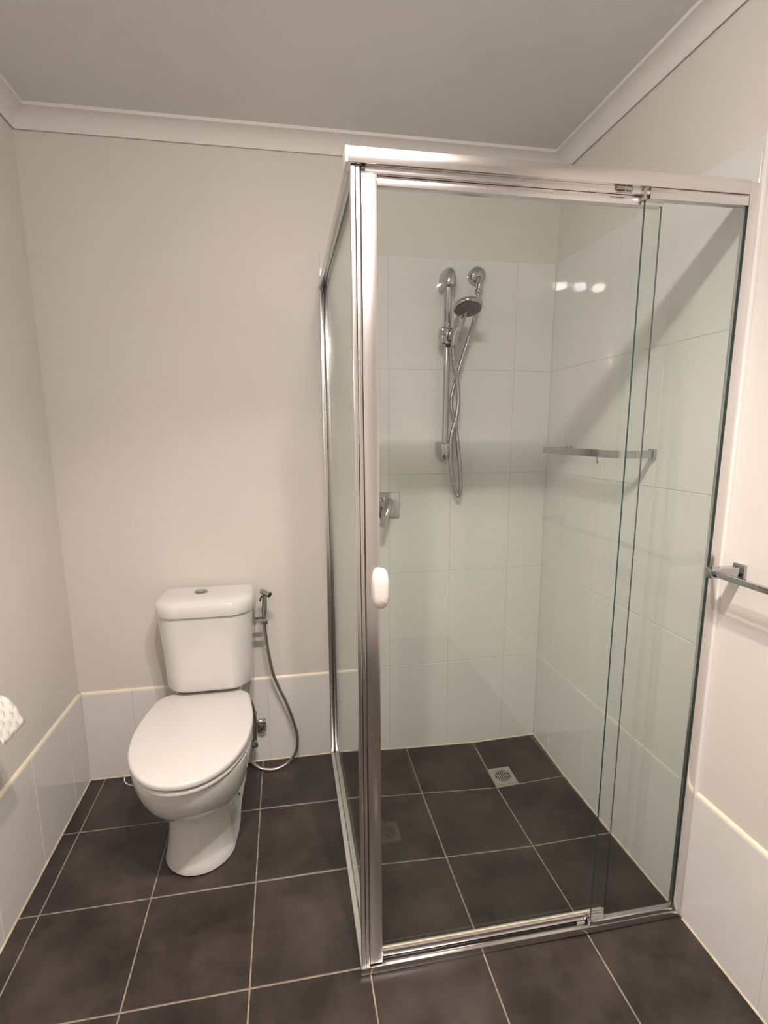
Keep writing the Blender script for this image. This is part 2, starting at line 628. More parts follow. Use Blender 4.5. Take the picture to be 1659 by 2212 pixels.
# bead down the free edge of the shower tiles on the right wall, and the cut top of the tiles
bm = bmesh.new()
add_tube(bm, [(RW + 0.0075, -0.8850, z) for z in (0.39, 0.8, 1.2, 1.6, 1.982)], 0.0085, 14)
from_bm('edge_bead', bm, M['cornice'], wall_right, angle=60)
box('corner_bead', LW - 0.001, LW + 0.002, -0.002, 0.001, 0.035, HS - 0.001, M['grout_white'], bb, 0)
box('corner_bead', RW - 0.002, RW + 0.001, -0.002, 0.001, 0.03, 1.97, M['grout_white'], wall_right, 0)

# ------------------------------------------------------------------ ceiling heater with lamps
ch = empty('ceiling_heater', (HEAT_X, HEAT_Y, CEIL), 'white ceiling heater with two warm lamps and a centre lamp', 'heater')
bm = bmesh.new()
add_box(bm, HEAT_X - 0.25, HEAT_X + 0.25, HEAT_Y - 0.13, HEAT_Y + 0.13, CEIL - 0.022, CEIL, 0.008, 3)
from_bm('casing', bm, M['heater_white'], ch)
for dx, mt in ((-0.14, 'lamp_warm'), (0.0, 'lamp_cool'), (0.14, 'lamp_warm')):
    lathe('bulb', [(0.0, 0), (0.02, 0.0), (0.036, 0.006), (0.044, 0.016), (0.044, 0.038)], (HEAT_X + dx, HEAT_Y, CEIL - 0.06), (0, 0, 1), M[mt], ch, 24)
adopt(ch)

# ------------------------------------------------------------------ shower screen
SX, SYF = 0.877, -0.889      # outer left face, outer front face
sc = empty('shower_screen', (SX, SYF, 0.0), 'square corner shower screen of clear glass in silver aluminium frames', 'shower')
zb_s = FZ(0.88, -0.01)


def glass_panel(name, x0, x1, y0, y1, z0, z1, parent, thin):
    """glass slab: faces glass, rims green"""
    bm = bmesh.new()
    v = [bm.verts.new((x, y, z)) for x in (x0, x1) for y in (y0, y1) for z in (z0, z1)]
    quads = {'x-': (0, 1, 3, 2), 'x+': (4, 6, 7, 5), 'y-': (0, 4, 5, 1), 'y+': (2, 3, 7, 6), 'z-': (0, 2, 6, 4), 'z+': (1, 5, 7, 3)}
    for k, f in quads.items():
        fc = bm.faces.new([v[i] for i in f])
        fc.material_index = 0 if k[0] == thin else 1
    bmesh.ops.recalc_face_normals(bm, faces=bm.faces)
    me = bpy.data.meshes.new(name)
    bm.to_mesh(me)
    bm.free()
    me.materials.append(M['glass'])
    me.materials.append(M['glass_edge'])
    return link(name, me, None, parent, smooth=False)


def skew_box(bm, x0, x1, ya, yb, za, zb, h, bevel=0):
    """a bar along y whose bottom goes from za (at ya) to zb (at yb)"""
    v = []
    for x in (x0, x1):
        for y, z in ((ya, za), (yb, zb)):
            for dz in (0, h):
                v.append(bm.verts.new((x, y, z + dz)))
    for f in ((0, 1, 3, 2), (4, 6, 7, 5), (0, 4, 5, 1), (2, 3, 7, 6), (0, 2, 6, 4), (1, 5, 7, 3)):
        bm.faces.new([v[i] for i in f])


# side panel: bottom track with a stained groove
zf_, zbk = FZ(0.88, -0.87), FZ(0.88, -0.004)
bm = bmesh.new()
skew_box(bm, SX, SX + 0.013, -0.885, -0.003, zf_, zbk, 0.020)
skew_box(bm, SX + 0.019, SX + 0.032, -0.870, -0.003, zf_, zbk, 0.020)
skew_box(bm, SX + 0.001, SX + 0.031, -0.870, -0.003, zf_ - 0.004, zbk - 0.004, 0.012)
from_bm('side_track', bm, M['side_track'], sc, smooth=False)
bm = bmesh.new()
skew_box(bm, SX + 0.0131, SX + 0.0189, -0.872, -0.004, zf_ + 0.006, zbk + 0.006, 0.0125)
from_bm('track_sealant', bm, M['brown_seal'], sc, smooth=False)
# wall channel at the back wall
bm = bmesh.new()
for a, b in ((SX, SX + 0.0145), (SX + 0.0205, SX + 0.038)):
    add_box(bm, a, b, -0.024, -0.001, zbk + 0.021, 1.866, 0.0015)
add_box(bm, SX + 0.002, SX + 0.036, -0.008, -0.0012, zbk + 0.02, 1.866)
from_bm('wall_channel', bm, M['alu_v'], sc)
box('channel_groove_shade', SX + 0.0148, SX + 0.0202, -0.021, -0.0085, zbk + 0.021, 1.86, M['dark_gap'], sc, 0)  # dark fill paints the shade inside the channel
# side top rail with groove under it
bm = bmesh.new()
add_box(bm, SX, SX + 0.0145, -0.848, -0.002, 1.852, 1.8795, 0.001)
add_box(bm, SX + 0.0205, SX + 0.037, -0.848, -0.002, 1.852, 1.8795, 0.001)
add_box(bm, SX + 0.001, SX + 0.036, -0.848, -0.002, 1.864, 1.8800, 0.0)
from_bm('side_rail', bm, M['alu_h'], sc)
box('rail_groove_shade', SX + 0.0148, SX + 0.0202, -0.846, -0.003, 1.8545, 1.8635, M['dark_gap'], sc, 0)  # strip coloured dark for the shade up in the groove
glass_panel('side_glass', SX + 0.0150, SX + 0.0200, -0.870, -0.010, 0.020, 1.860, sc, 'x')
# corner post
bm = bmesh.new()
add_box(bm, SX + 0.002, SX + 0.0115, -0.8865, -0.867, 0.021, 1.852, 0.0015)
add_box(bm, SX + 0.0125, SX + 0.0205, -0.8855, -0.869, 0.021, 1.852, 0.001)
from_bm('corner_post', bm, M['alu_v'], sc)
box('post_rubber', SX + 0.0125, SX + 0.0215, -0.8845, -0.872, 0.022, 1.851, M['black'], sc, 0)
# front sill
bm = bmesh.new()
add_box(bm, SX - 0.001, 1.7845, SYF, -0.8725, 0.0015, 0.0215, 0.0012)
add_box(bm, SX + 0.003, 1.7835, -0.873, -0.857, 0.0005, 0.0165, 0.001)
from_bm('front_sill', bm, M['alu_h'], sc)
box('sill_gap_shade', SX + 0.022, 1.475, -0.8722, -0.8700, 0.0166, 0.0262, M['black'], sc, 0)  # black strips added to paint the shade of the open gap
box('sill_gap_shade', 1.499, 1.511, -0.8722, -0.8700, 0.0166, 0.0262, M['black'], sc, 0)
box('sill_seal', 1.475, 1.499, -0.8726, -0.8700, 0.0166, 0.0250, M['side_track'], sc, 0)
# front top rail
bm = bmesh.new()
add_box(bm, 0.8735, 1.7555, -0.893, -0.848, 1.853, 1.8815, 0.0015)
from_bm('front_rail', bm, M['alu_h'], sc)
box('rail_track', 0.900, 1.7555, -0.8835, -0.852, 1.8405, 1.8530, M['alu_h'], sc, 0.001)
box('end_cap', 0.8690, 0.8738, -0.8935, -0.8475, 1.8525, 1.8820, M['end_plastic'], sc, 0.0015)
box('rail_stop', 0.9000, 0.9075, -0.8868, -0.8836, 1.8435, 1.8530, M['black'], sc, 0.0008)
# right wall jamb
bm = bmesh.new()
add_box(bm, 1.7570, 1.7848, -0.888, -0.870, 0.004, 1.8810, 0.0012)
from_bm('wall_jamb', bm, M['alu_v'], sc)
box('jamb_gasket', 1.7556, 1.7572, -0.8872, -0.8856, 0.02, 1.852, M['dark_gap'], sc, 0)
# fixed front panel
box('fixed_panel_rail', 1.5150, 1.7550, -0.8895, -0.8755, 1.8315, 1.8525, M['alu_h'], sc, 0.0012)
box('fixed_panel_channel', 1.5120, 1.7550, -0.8880, -0.8735, 0.0216, 0.0350, M['alu_h'], sc, 0.0012)
glass_panel('fixed_glass', 1.5080, 1.7568, -0.8845, -0.8790, 0.028, 1.838, sc, 'y')
box('glass_clip', 1.5000, 1.5080, -0.8870, -0.8755, 1.8290, 1.8520, M['steel'], sc, 0.0008)
box('glass_clip', 1.5030, 1.5110, -0.8870, -0.8755, 0.0220, 0.0360, M['steel'], sc, 0.0008)
bm = bmesh.new()
add_box(bm, 1.4370, 1.4760, -0.8875, -0.8838, 1.8440, 1.8520, 0.001)
add_box(bm, 1.4400, 1.4740, -0.8870, -0.8838, 1.8395, 1.8430, 0.001)
add_box(bm, 1.4560, 1.4590, -0.8880, -0.8838, 1.8400, 1.8525, 0.0)
from_bm('roller_guide', bm, M['chrome_dark'], sc)

# sliding door: the frame is the part, pane and handle are its sub-parts
bm = bmesh.new()
add_box(bm, 0.9000, 0.9310, -0.8845, -0.8600, 0.0270, 1.8400, 0.0012)
add_box(bm, 0.9310, 1.5560, -0.8760, -0.8580, 1.8230, 1.8400, 0.0012)
add_box(bm, 0.9310, 1.5560, -0.8740, -0.8580, 0.0270, 0.0500, 0.006, 4)
door = from_bm('sliding_door', bm, M['alu_v'], sc)
bm = bmesh.new()
add_box(bm, 0.9315, 1.5540, -0.8725, -0.8690, 0.0495, 0.0550, 0.001)
seal = from_bm('bottom_seal', bm, M['sealant_old'], door)
glass_panel('door_glass', 0.9305, 1.5600, -0.8688, -0.8636, 0.0480, 1.8260, door, 'y')
# pebble handle
bm = bmesh.new()
hx, hz = 0.9315, 1.0125
NU, NV = 36, 14
rings = []


def sgnpow(a, p):
    return math.copysign(abs(a) ** p, a)


for j in range(NV + 1):
    ph = math.pi / 2 * j / NV
    rr = math.cos(ph) ** 0.55
    dd = math.sin(ph) ** 0.9
    if j == NV:
        rings.append([bm.verts.new((hx, -0.8845 - 0.024, hz))])
    else:
        rings.append([bm.verts.new((hx + 0.0195 * rr * sgnpow(math.cos(t), 0.80), -0.8845 - 0.024 * dd, hz + 0.0465 * rr * sgnpow(math.sin(t), 0.62)))
                      for t in (2 * math.pi * k / NU for k in range(NU))])
for a, b in zip(rings, rings[1:]):
    for k in range(NU):
        if len(b) == 1:
            bm.faces.new((a[k], a[(k + 1) % NU], b[0]))
        else:
            bm.faces.new((a[k], a[(k + 1) % NU], b[(k + 1) % NU], b[k]))
bm.faces.new(rings[0][::-1])
dh = from_bm('door_handle', bm, M['handle_plastic'], door, angle=60)
dh['label'] = 'white moulded pebble handle with raised lettering'
# raised lettering
fc = bpy.data.curves.new('lettering', 'FONT')
fc.body = 'Regency'
fc.size = 0.0125
fc.shear = 0.35
fc.align_x = 'CENTER'
fc.align_y = 'CENTER'
fc.extrude = 0.0004
fo = bpy.data.objects.new('tmp_text', fc)
scene.collection.objects.link(fo)
bpy.context.view_layer.update()
me = bpy.data.meshes.new_from_object(fo.evaluated_get(bpy.context.evaluated_depsgraph_get()))
bpy.data.objects.remove(fo)
me.name = 'lettering'
mt = Matrix.Translation((hx + 0.003, -0.8845 - 0.0232, hz - 0.006)) @ Matrix.Rotation(math.radians(-90), 4, 'Y') @ Matrix.Rotation(math.radians(90), 4, 'X')
me.transform(mt)
me.materials.clear()
link('lettering', me, M['handle_plastic'], door, smooth=False)
adopt(sc)

# ------------------------------------------------------------------ toilet
TC, KC = 0.419, 0.437
tz = 0.0
to = empty('toilet', (TC, -0.3, FZ(TC, -0.3)), 'white ceramic close coupled toilet with closed lid against the back wall', 'toilet')


def dshape(cx, yb, yf, wb, wm, ym, n=48, p=2.0, z=0.0, rb=0.070):
    """outline of a D: straight back at yb (half width wb), widest wm at ym, round front at yf.  closed list of points"""
    right = []
    # back edge corner
    K = n // 2
    for k in range(K + 1):
        t = k / K
        if t < 0.12:                      # along the back, centre to corner
            right.append(((wb - rb) * t / 0.12, yb))
        elif t < 0.34:                    # corner arc
            a = (t - 0.12) / 0.22 * math.pi / 2
            right.append((wb - rb + rb * math.sin(a), yb - rb * (1 - math.cos(a))))
        elif t < 0.50:
            s = (t - 0.34) / 0.16
            y0 = yb - rb
            right.append((wb + (wm - wb) * math.sin(s * math.pi / 2), y0 + (ym - y0) * s))
        else:
            a = (t - 0.50) / 0.50 * math.pi / 2
            right.append((wm * max(0.0, math.cos(a)) ** (2 / p), ym + (yf - ym) * math.sin(a) ** (2 / p)))
    pts = [(cx + x, y, z) for x, y in right]
    pts += [(cx - x, y, z) for x, y in right[-2:0:-1]]
    return pts


def body_outline(cx, z, ctrl, n=40):
    """ctrl: list of (y, halfwidth) from back to front, smooth; closes to 0 at the front tip"""
    cs = catmull([(w, y, 0) for y, w in ctrl], 6)
    r = [(max(0.0, p.x), p.y) for p in cs]
    pts = [(cx + x, y, z) for x, y in r]
    pts += [(cx - x, y, z) for x, y in r[::-1] if x > 1e-5]
    return pts


def round_front(yb, wb, ymid, wmid, yw, ww, yf):
    """back half width, waist, widest of the front bulge, then elliptical nose"""
    c = [(yb, wb * 0.0 + wb), (yb - 0.02, wb), ((yb + ymid) / 2, (wb + wmid) / 2), (ymid, wmid), ((ymid + yw) / 2, (wmid + ww) / 2 + 0.004), (yw, ww)]
    for k in range(1, 7):
        a = math.pi / 2 * k / 6
        c.append((yw + (yf - yw) * math.sin(a), ww * math.cos(a) if k < 6 else 0.0))
    return c


fl = FZ(TC, -0.3) - 0.002
secs = []
spec = [  # z, yb, wb, ymid, wmid, yw, ww, yf
    (0.000, -0.055, 0.122, -0.25, 0.114, -0.40, 0.110, -0.520),
    (0.012, -0.055, 0.122, -0.25, 0.113, -0.40, 0.110, -0.521),
    (0.040, -0.055, 0.118, -0.25, 0.098, -0.40, 0.104, -0.516),
    (0.080, -0.055, 0.112, -0.24, 0.080, -0.39, 0.098, -0.508),
    (0.120, -0.055, 0.105, -0.24, 0.072, -0.39, 0.095, -0.502),
    (0.160, -0.055, 0.098, -0.24, 0.070, -0.39, 0.094, -0.500),
    (0.190, -0.055, 0.094, -0.24, 0.074, -0.39, 0.097, -0.502),
    (0.202, -0.055, 0.092, -0.24, 0.079, -0.39, 0.101, -0.507),
    (0.212, -0.055, 0.091, -0.25, 0.087, -0.395, 0.110, -0.520),
    (0.235, -0.055, 0.092, -0.26, 0.102, -0.405, 0.130, -0.553),
    (0.265, -0.055, 0.096, -0.27, 0.120, -0.41, 0.148, -0.588),
    (0.300, -0.055, 0.104, -0.28, 0.138, -0.415, 0.160, -0.616),
    (0.340, -0.055, 0.120, -0.29, 0.152, -0.42, 0.169, -0.637),
    (0.375, -0.055, 0.138, -0.30, 0.161, -0.42, 0.174, -0.648),
    (0.392, -0.055, 0.142, -0.30, 0.163, -0.42, 0.1745, -0.650),
]
for z, *c in spec:
    zz = z if z > 0.03 else z + (1 - z / 0.03) * fl * 1.0
    secs.append(body_outline(TC, max(zz, fl if z == 0 else zz), round_front(*c)))
pan = loft('pan', secs, M['ceramic'], to, angle=75)
# ledge between pan and cistern
bm = bmesh.new()
add_box(bm, TC - 0.105, TC + 0.125, -0.175, -0.035, 0.380, 0.430, 0.010, 4)
add_box(bm, TC - 0.09, TC + 0.12, -0.112, -0.035, 0.420, 0.453, 0.010, 4)
from_bm('cistern_ledge', bm, M['ceramic'], to, angle=60)
# bolt hole on the foot flange
lathe('floor_bolt', [(0.0, 0.0), (0.005, 0.0), (0.005, 0.003), (0.0, 0.004)], (TC + 0.103, -0.205, 0.046), (0.9, -0.2, 0.5), M['brown_seal'], to, 12)
lathe('floor_bolt', [(0.0, 0.0), (0.005, 0.0), (0.005, 0.003), (0.0, 0.004)], (TC - 0.103, -0.205, 0.046), (-0.9, -0.2, 0.5), M['brown_seal'], to, 12)


def slab(name, cx, yb, yf, wb, wm, ym, z0, z1, rnd, mat, dome=0.0, p=2.1):
    secs = []
    for k in range(5):                      # lower rounding
        a = math.pi / 2 * k / 4
        ins = rnd * 0.5 * (1 - math.sin(a))
        secs.append(dshape(cx, yb - ins, yf + ins, wb - ins, wm - ins, ym, p=p, z=z0 + rnd * 0.5 * (1 - math.cos(a)) * 1.0))
    for k in range(7):
        a = math.pi / 2 * k / 6
        ins = rnd * (1 - math.cos(a))
        secs.append(dshape(cx, yb - ins, yf + ins, wb - ins, wm - ins, ym, p=p, z=z1 - rnd + rnd * math.sin(a)))
    for s, dz in ((0.035, 0.35), (0.07, 0.6), (0.11, 0.8), (0.15, 0.95)):
        secs.append(dshape(cx, yb - rnd - s * 0.8, yf + rnd + s, max(0.01, wb - rnd - s * 0.8), wm - rnd - s, ym, p=p, z=z1 + dome * dz, rb=max(0.004, 0.070 - s * 0.52)))
    return loft(name, secs, mat, to, angle=60)


slab('seat', TC, -0.154, -0.662, 0.160, 0.178, -0.38, 0.399, 0.4125, 0.006, M['seat_plastic'])
slab('seat_lid', TC, -0.150, -0.667, 0.163, 0.1815, -0.38, 0.4190, 0.4380, 0.009, M['seat_plastic'], 0.004)
for s in (-1, 1):
    box('seat_hinge', TC + s * 0.075 - 0.022, TC + s * 0.075 + 0.022, -0.150, -0.116, 0.392, 0.430, M['seat_plastic'], to, 0.008, 3)


def rrect(cx, hw, y0, y1, z, r, n=8, rb=0.012):
    """rounded rectangle outline; y0 = front, y1 = back. front corners radius r, back radius rb"""
    pts = []
    for (sx, yc, rad, a0) in ((1, y0, r, -90), (1, y1, rb, 0), (-1, y1, rb, 90), (-1, y0, r, 180)):
        ccx = cx + sx * (hw - rad)
        ccy = yc + rad if yc == y0 else yc - rad
        for k in range(n + 1):
            a = math.radians(a0 + 90 * k / n)
            pts.append((ccx + rad * math.cos(a), ccy + rad * math.sin(a), z))
    return pts


def bow(pts, cx, hw, y0, amount):
    """push the front edge forward in the middle"""
    return [(x, y - amount * max(0.0, 1 - ((x - cx) / hw) ** 2) * max(0.0, min(1.0, (y0 + 0.07 - y) / 0.07)), z) for x, y, z in pts]


cs = []
for z, hw, yf in ((0.452, 0.138, -0.172), (0.456, 0.146, -0.181), (0.466, 0.1495, -0.186), (0.52, 0.1515, -0.188), (0.60, 0.1545, -0.191), (0.68, 0.160, -0.196), (0.731, 0.1625, -0.199), (0.7325, 0.1605, -0.197), (0.7328, 0.150, -0.187), (0.7380, 0.150, -0.187)):
    cs.append(bow(rrect(KC, hw, yf, -0.014, z, 0.070), KC, hw, yf, 0.012))
loft('cistern', cs, M['ceramic'], to, angle=50)
ls = []
for dz, ins in ((0.0372, 0.006), (0.0378, 0.001), (0.0400, 0.0), (0.070, 0.0005), (0.080, 0.004), (0.0875, 0.0115), (0.0915, 0.022), (0.0935, 0.038), (0.0945, 0.060)):
    hw = 0.168 - ins
    yf = -0.207 + ins
    ls.append(bow(rrect(KC, hw, yf, -0.010 - ins * 0.5, 0.698 + dz, max(0.02, 0.076 - ins * 0.4), rb=0.014), KC, hw, yf, 0.012))
loft('cistern_lid', ls, M['ceramic'], to, angle=50)
fb = lathe('flush_button', [(0.0, 0.0), (0.0235, 0.0), (0.0235, 0.0035), (0.021, 0.0055), (0.019, 0.0045), (0.0, 0.0045)], (0.421, -0.103, 0.7922), (0, 0, 1), M['chrome'], to)
for s in (0, 1):                                     # the two half-moon keys
    bm = bmesh.new()
    a0 = math.radians(100 if s else -80)
    top = [bm.verts.new((0.421 + 0.0165 * math.cos(a0 + math.pi * k / 12) + (0.0012 * (-1 if s else 1)), -0.103 + 0.0165 * math.sin(a0 + math.pi * k / 12), 0.7985)) for k in range(13)]
    f = bm.faces.new(top)
    r = bmesh.ops.extrude_face_region(bm, geom=[f])
    for v in r['geom']:
        if isinstance(v, bmesh.types.BMVert):
            v.co.z -= 0.0025
    from_bm('button_key', bm, M['chrome_dark'], fb)
adopt(to)

# thin white wire loop at the left of the rim
lp = tube('rim_clip', [(TC - 0.160, -0.515, 0.388), (TC - 0.168, -0.516, 0.384), (TC - 0.1735, -0.519, 0.376), (TC - 0.1730, -0.523, 0.368), (TC - 0.165, -0.527, 0.361), (TC - 0.150, -0.530, 0.356)],
          0.0014, M['seat_plastic'], None, 8, spline=6)
lp['label'] = 'thin white wire clip looped over the toilet rim'
lp['category'] = 'clip'

# ------------------------------------------------------------------ hand bidet sprayer, its holder and the stop valve
BY = -0.085
ho = empty('sprayer_holder', (0.607, BY, 0.67), 'steel holder hooked over the side of the toilet cistern', 'holder')
box('hook_strap', 0.5985, 0.6010, BY - 0.016, BY + 0.010, 0.655, 0.738, M['steel'], ho, 0.0008)
box('hook_lip', 0.5780, 0.6010, BY - 0.012, BY + 0.008, 0.7355, 0.7375, M['steel'], ho, 0.0)
bm = bmesh.new()
add_box(bm, 0.6010, 0.6490, BY - 0.018, BY - 0.0125, 0.6545, 0.6745, 0.0012)
add_box(bm, 0.6012, 0.6045, BY - 0.0135, BY + 0.0150, 0.6590, 0.6740, 0.0)
add_box(bm, 0.6012, 0.6350, BY + 0.0115, BY + 0.0150, 0.6590, 0.6740, 0.0)
add_box(bm, 0.6455, 0.6490, BY - 0.0130, BY - 0.0060, 0.6545, 0.6745, 0.0)
from_bm('cradle', bm, M['steel'], ho)
adopt(ho)

bs = empty('bidet_sprayer', (0.637, BY, 0.67), 'steel hand bidet sprayer with a long silver hose beside the cistern', 'sprayer')
bot, topp = Vector((0.6355, BY, 0.655)), Vector((0.6420, BY, 0.765))
tube('spray_body', [bot.lerp(topp, k / 8) for k in range(9)], 0.0072, M['steel'], bs, 16,
     rfun=lambda i, n: [0.0072, 0.0072, 0.0080, 0.0092, 0.0098, 0.0094, 0.0088, 0.0084, 0.0084][i])
hd0, hd1 = Vector((0.6300, BY + 0.004, 0.7780)), Vector((0.6610, BY - 0.020, 0.7680))
tube('spray_head', [hd0, hd0.lerp(hd1, 0.06), hd0.lerp(hd1, 0.94), hd1], 0.0082, M['steel'], bs, 20,
     rfun=lambda i, n: [0.0090, 0.0106, 0.0106, 0.0100][i])
dv = (hd1 - hd0).normalized()
lathe('spray_face', [(0.0092, 0.0), (0.0092, 0.0012), (0.0, 0.0014)], hd1, dv, M['black'], bs, 20)
tube('trigger', [Vector((0.6330, BY - 0.010, 0.7640)), Vector((0.6265, BY - 0.012, 0.7520)), Vector((0.6255, BY - 0.010, 0.7430))], 0.0042, M['black'], bs, 10, flat=0.7)
hp = [(0.6355, BY, 0.656), (0.6360, BY + 0.005, 0.638), (0.6375, -0.068, 0.600), (0.6420, -0.060, 0.545), (0.6560, -0.055, 0.445), (0.6740, -0.052, 0.385), (0.7110, -0.050, 0.285),
      (0.7380, -0.050, 0.180), (0.7410, -0.050, 0.137), (0.7330, -0.052, 0.092), (0.7080, -0.057, 0.057), (0.6750, -0.066, 0.041), (0.6380, -0.072, 0.038), (0.5950, -0.066, 0.044), (0.5650, -0.058, 0.068), (0.5580, -0.050, 0.105), (0.5720, -0.043, 0.140)]
tube('hose', hp, 0.0063, M['steel'], bs, 12, spline=8)
adopt(bs)

sv = empty('stop_valve', (0.579, 0.0, 0.23), 'chrome stop valve on the wall tiles behind the toilet bowl', 'valve')
VY = -0.05
tube('supply_pipe', [(0.532, VY, 0.352), (0.545, VY, 0.350), (0.560, VY, 0.338), (0.572, VY, 0.315), (0.5775, VY, 0.285)], 0.0062, M['chrome_dark'], sv, 12, spline=6)
lathe('nut', [(0.0, 0), (0.0095, 0.0), (0.0105, 0.003), (0.0105, 0.018), (0.0085, 0.022), (0.0, 0.022)], (0.578, VY, 0.262), (0, 0, 1), M['chrome_dark'], sv, 6)
tube('valve_body', [(0.5785, VY, 0.265), (0.5785, VY, 0.23), (0.577, VY, 0.19), (0.5755, VY, 0.150)], 0.0085, M['chrome_dark'], sv, 14)
lathe('tap_handle', [(0.0, 0), (0.0065, 0.0), (0.0065, 0.008), (0.0125, 0.010), (0.0130, 0.036), (0.0115, 0.038), (0.0, 0.038)], (0.584, VY, 0.236), (1, 0, 0), M['chrome'], sv, 20)
tube('elbow', [(0.600, VY, 0.232), (0.613, VY + 0.008, 0.222), (0.612, VY + 0.018, 0.202), (0.600, VY + 0.030, 0.186), (0.598, -0.001, 0.182)], 0.0095, M['chrome_dark'], sv, 14, spline=6)
lathe('wall_flange', [(0.0, 0), (0.024, 0.0), (0.022, 0.006), (0.012, 0.010), (0.0, 0.010)], (0.598, 0.0, 0.182), (0, -1, 0), M['chrome'], sv, 24)
lathe('hose_nut', [(0.0, 0), (0.0115, 0.0), (0.0115, 0.022), (0.009, 0.028), (0.0, 0.030)], (0.5765, VY - 0.004, 0.140), (-0.1, -0.5, 0.9), M['chrome'], sv, 12)
lathe('service_knob', [(0.0, 0), (0.0105, 0.0), (0.0115, 0.004), (0.0115, 0.016), (0.0, 0.018)], (0.5765, VY, 0.148), (0, -1, -0.25), M['black'], sv, 16)
adopt(sv)

# ------------------------------------------------------------------ toilet roll and holder on the left wall
rx, rz, ry0, ry1 = 0.010, 0.680, -0.748, -0.648
rh = empty('roll_holder', (LW, -0.70, rz), 'chrome toilet roll holder on the wall over the white skirting', 'holder')
tube('spindle', [(rx, ry0 - 0.012, rz + 0.010), (rx, ry1 - 0.004, rz + 0.010)], 0.0085, M['chrome'], rh, 14)
tube('arm', [(LW - 0.004, ry0 - 0.012, rz + 0.010), (LW + 0.03, ry0 - 0.012, rz + 0.010), (rx + 0.004, ry0 - 0.012, rz + 0.010)], 0.007, M['chrome'], rh, 12)
lathe('wall_rose', [(0.0, 0), (0.022, 0.0), (0.022, 0.006), (0.012, 0.010), (0.0, 0.010)], (LW - PL, ry0 - 0.012, rz + 0.010), (1, 0, 0), M['chrome'], rh, 24)
adopt(rh)
tr = empty('toilet_roll', (rx, -0.70, rz), 'toilet roll with a printed sheet hanging down beside the left wall', 'toilet paper')
bm = bmesh.new()
n = 32
R0, R1 = 0.0465, 0.019
for y in (ry0, ry1):
    for rad in (R0, R1):
        for k in range(n):
            a = 2 * math.pi * k / n
            bm.verts.new((rx + rad * math.cos(a), y, rz + rad * math.sin(a)))
bm.verts.ensure_lookup_table()
vv = bm.verts
for k in range(n):
    k2 = (k + 1) % n
    bm.faces.new((vv[k], vv[k2], vv[2 * n + k2], vv[2 * n + k]))
    bm.faces.new((vv[n + k2], vv[n + k], vv[3 * n + k], vv[3 * n + k2]))
    bm.faces.new((vv[k2], vv[k], vv[n + k], vv[n + k2]))
    bm.faces.new((vv[2 * n + k], vv[2 * n + k2], vv[3 * n + k2], vv[3 * n + k]))
from_bm('roll', bm, M['paper'], tr, angle=40)
sp = []
for k in range(10):
    a = math.radians(140 - 140 * k / 9 * 0.86)
    sp.append((rx + 0.0475 * math.cos(a), rz + 0.0475 * math.sin(a)))
for s in range(1, 7):
    sp.append((rx + 0.0475 + 0.0024 * s, rz + 0.015 - 0.0088 * s * 0.9))
bm = bmesh.new()
g = []
NY = 14
for i, (x, z) in enumerate(sp):
    row = []
    for j in range(NY + 1):
        y = ry1 + (ry0 - ry1) * j / NY
        ripple = 0.0012 * math.sin(j * 1.3 + i * 0.5) * max(0, i - 9) / 6
        last = 0.004 * math.sin(j * 0.9) * (1 if i == len(sp) - 1 else 0)
        row.append(bm.verts.new((x + ripple, y, z - abs(last))))
    g.append(row)
for a, b in zip(g, g[1:]):
    for j in range(NY):
        bm.faces.new((a[j], a[j + 1], b[j + 1], b[j]))
sheet = from_bm('hanging_sheet', bm, M['paper'], tr, angle=60)
sm = sheet.modifiers.new('thickness', 'SOLIDIFY')
sm.thickness = 0.0006
sm.offset = 1
# printed marks on the sheet: small curved strokes
bm = bmesh.new()
random.seed(5)


def surf(u, v):
    """u along sheet (index), v along roll 0..1"""
    i = min(int(u), len(sp) - 2)
    f = u - i
    x = sp[i][0] * (1 - f) + sp[i + 1][0] * f
    z = sp[i][1] * (1 - f) + sp[i + 1][1] * f
    nx, nz = (sp[i + 1][1] - sp[i][1]), -(sp[i + 1][0] - sp[i][0])
    L = math.hypot(nx, nz)
    off = 0.0024
    return Vector((x - nx / L * off, ry1 + (ry0 - ry1) * v, z - nz / L * off))


for a in range(4):
    for b in range(5):
        u0 = 4.2 + a * 3.3 + (1.6 if b % 2 else 0)
        v0 = 0.05 + b * 0.21
        # a little sketch of strokes: cap, eye, bill and tail
        for (du, dv_, ln, dl, wd) in ((0.0, 0.0, 0.15, 0.055, 0.0011), (0.25, 0.0, 0.55, -0.012, 0.0004), (0.45, 0.055, 0.35, 0.012, 0.0008),
                                      (0.85, -0.015, 0.3, 0.02, 0.0009), (1.05, 0.035, 0.9, 0.055, 0.0005), (1.3, 0.0, 0.5, 0.02, 0.0004)):
            if u0 + du + ln > len(sp) - 1.05:
                continue
            p, q = surf(u0 + du, v0 + dv_), surf(u0 + du + ln, v0 + dv_ + dl)
            w = Vector((0, wd, 0))
            bm.faces.new([bm.verts.new(p - w), bm.verts.new(p + w), bm.verts.new(q + w), bm.verts.new(q - w)])
pr_ = from_bm('printed_marks', bm, M['print'], sheet, smooth=False)
pr_['kind'] = 'stuff'
adopt(tr)

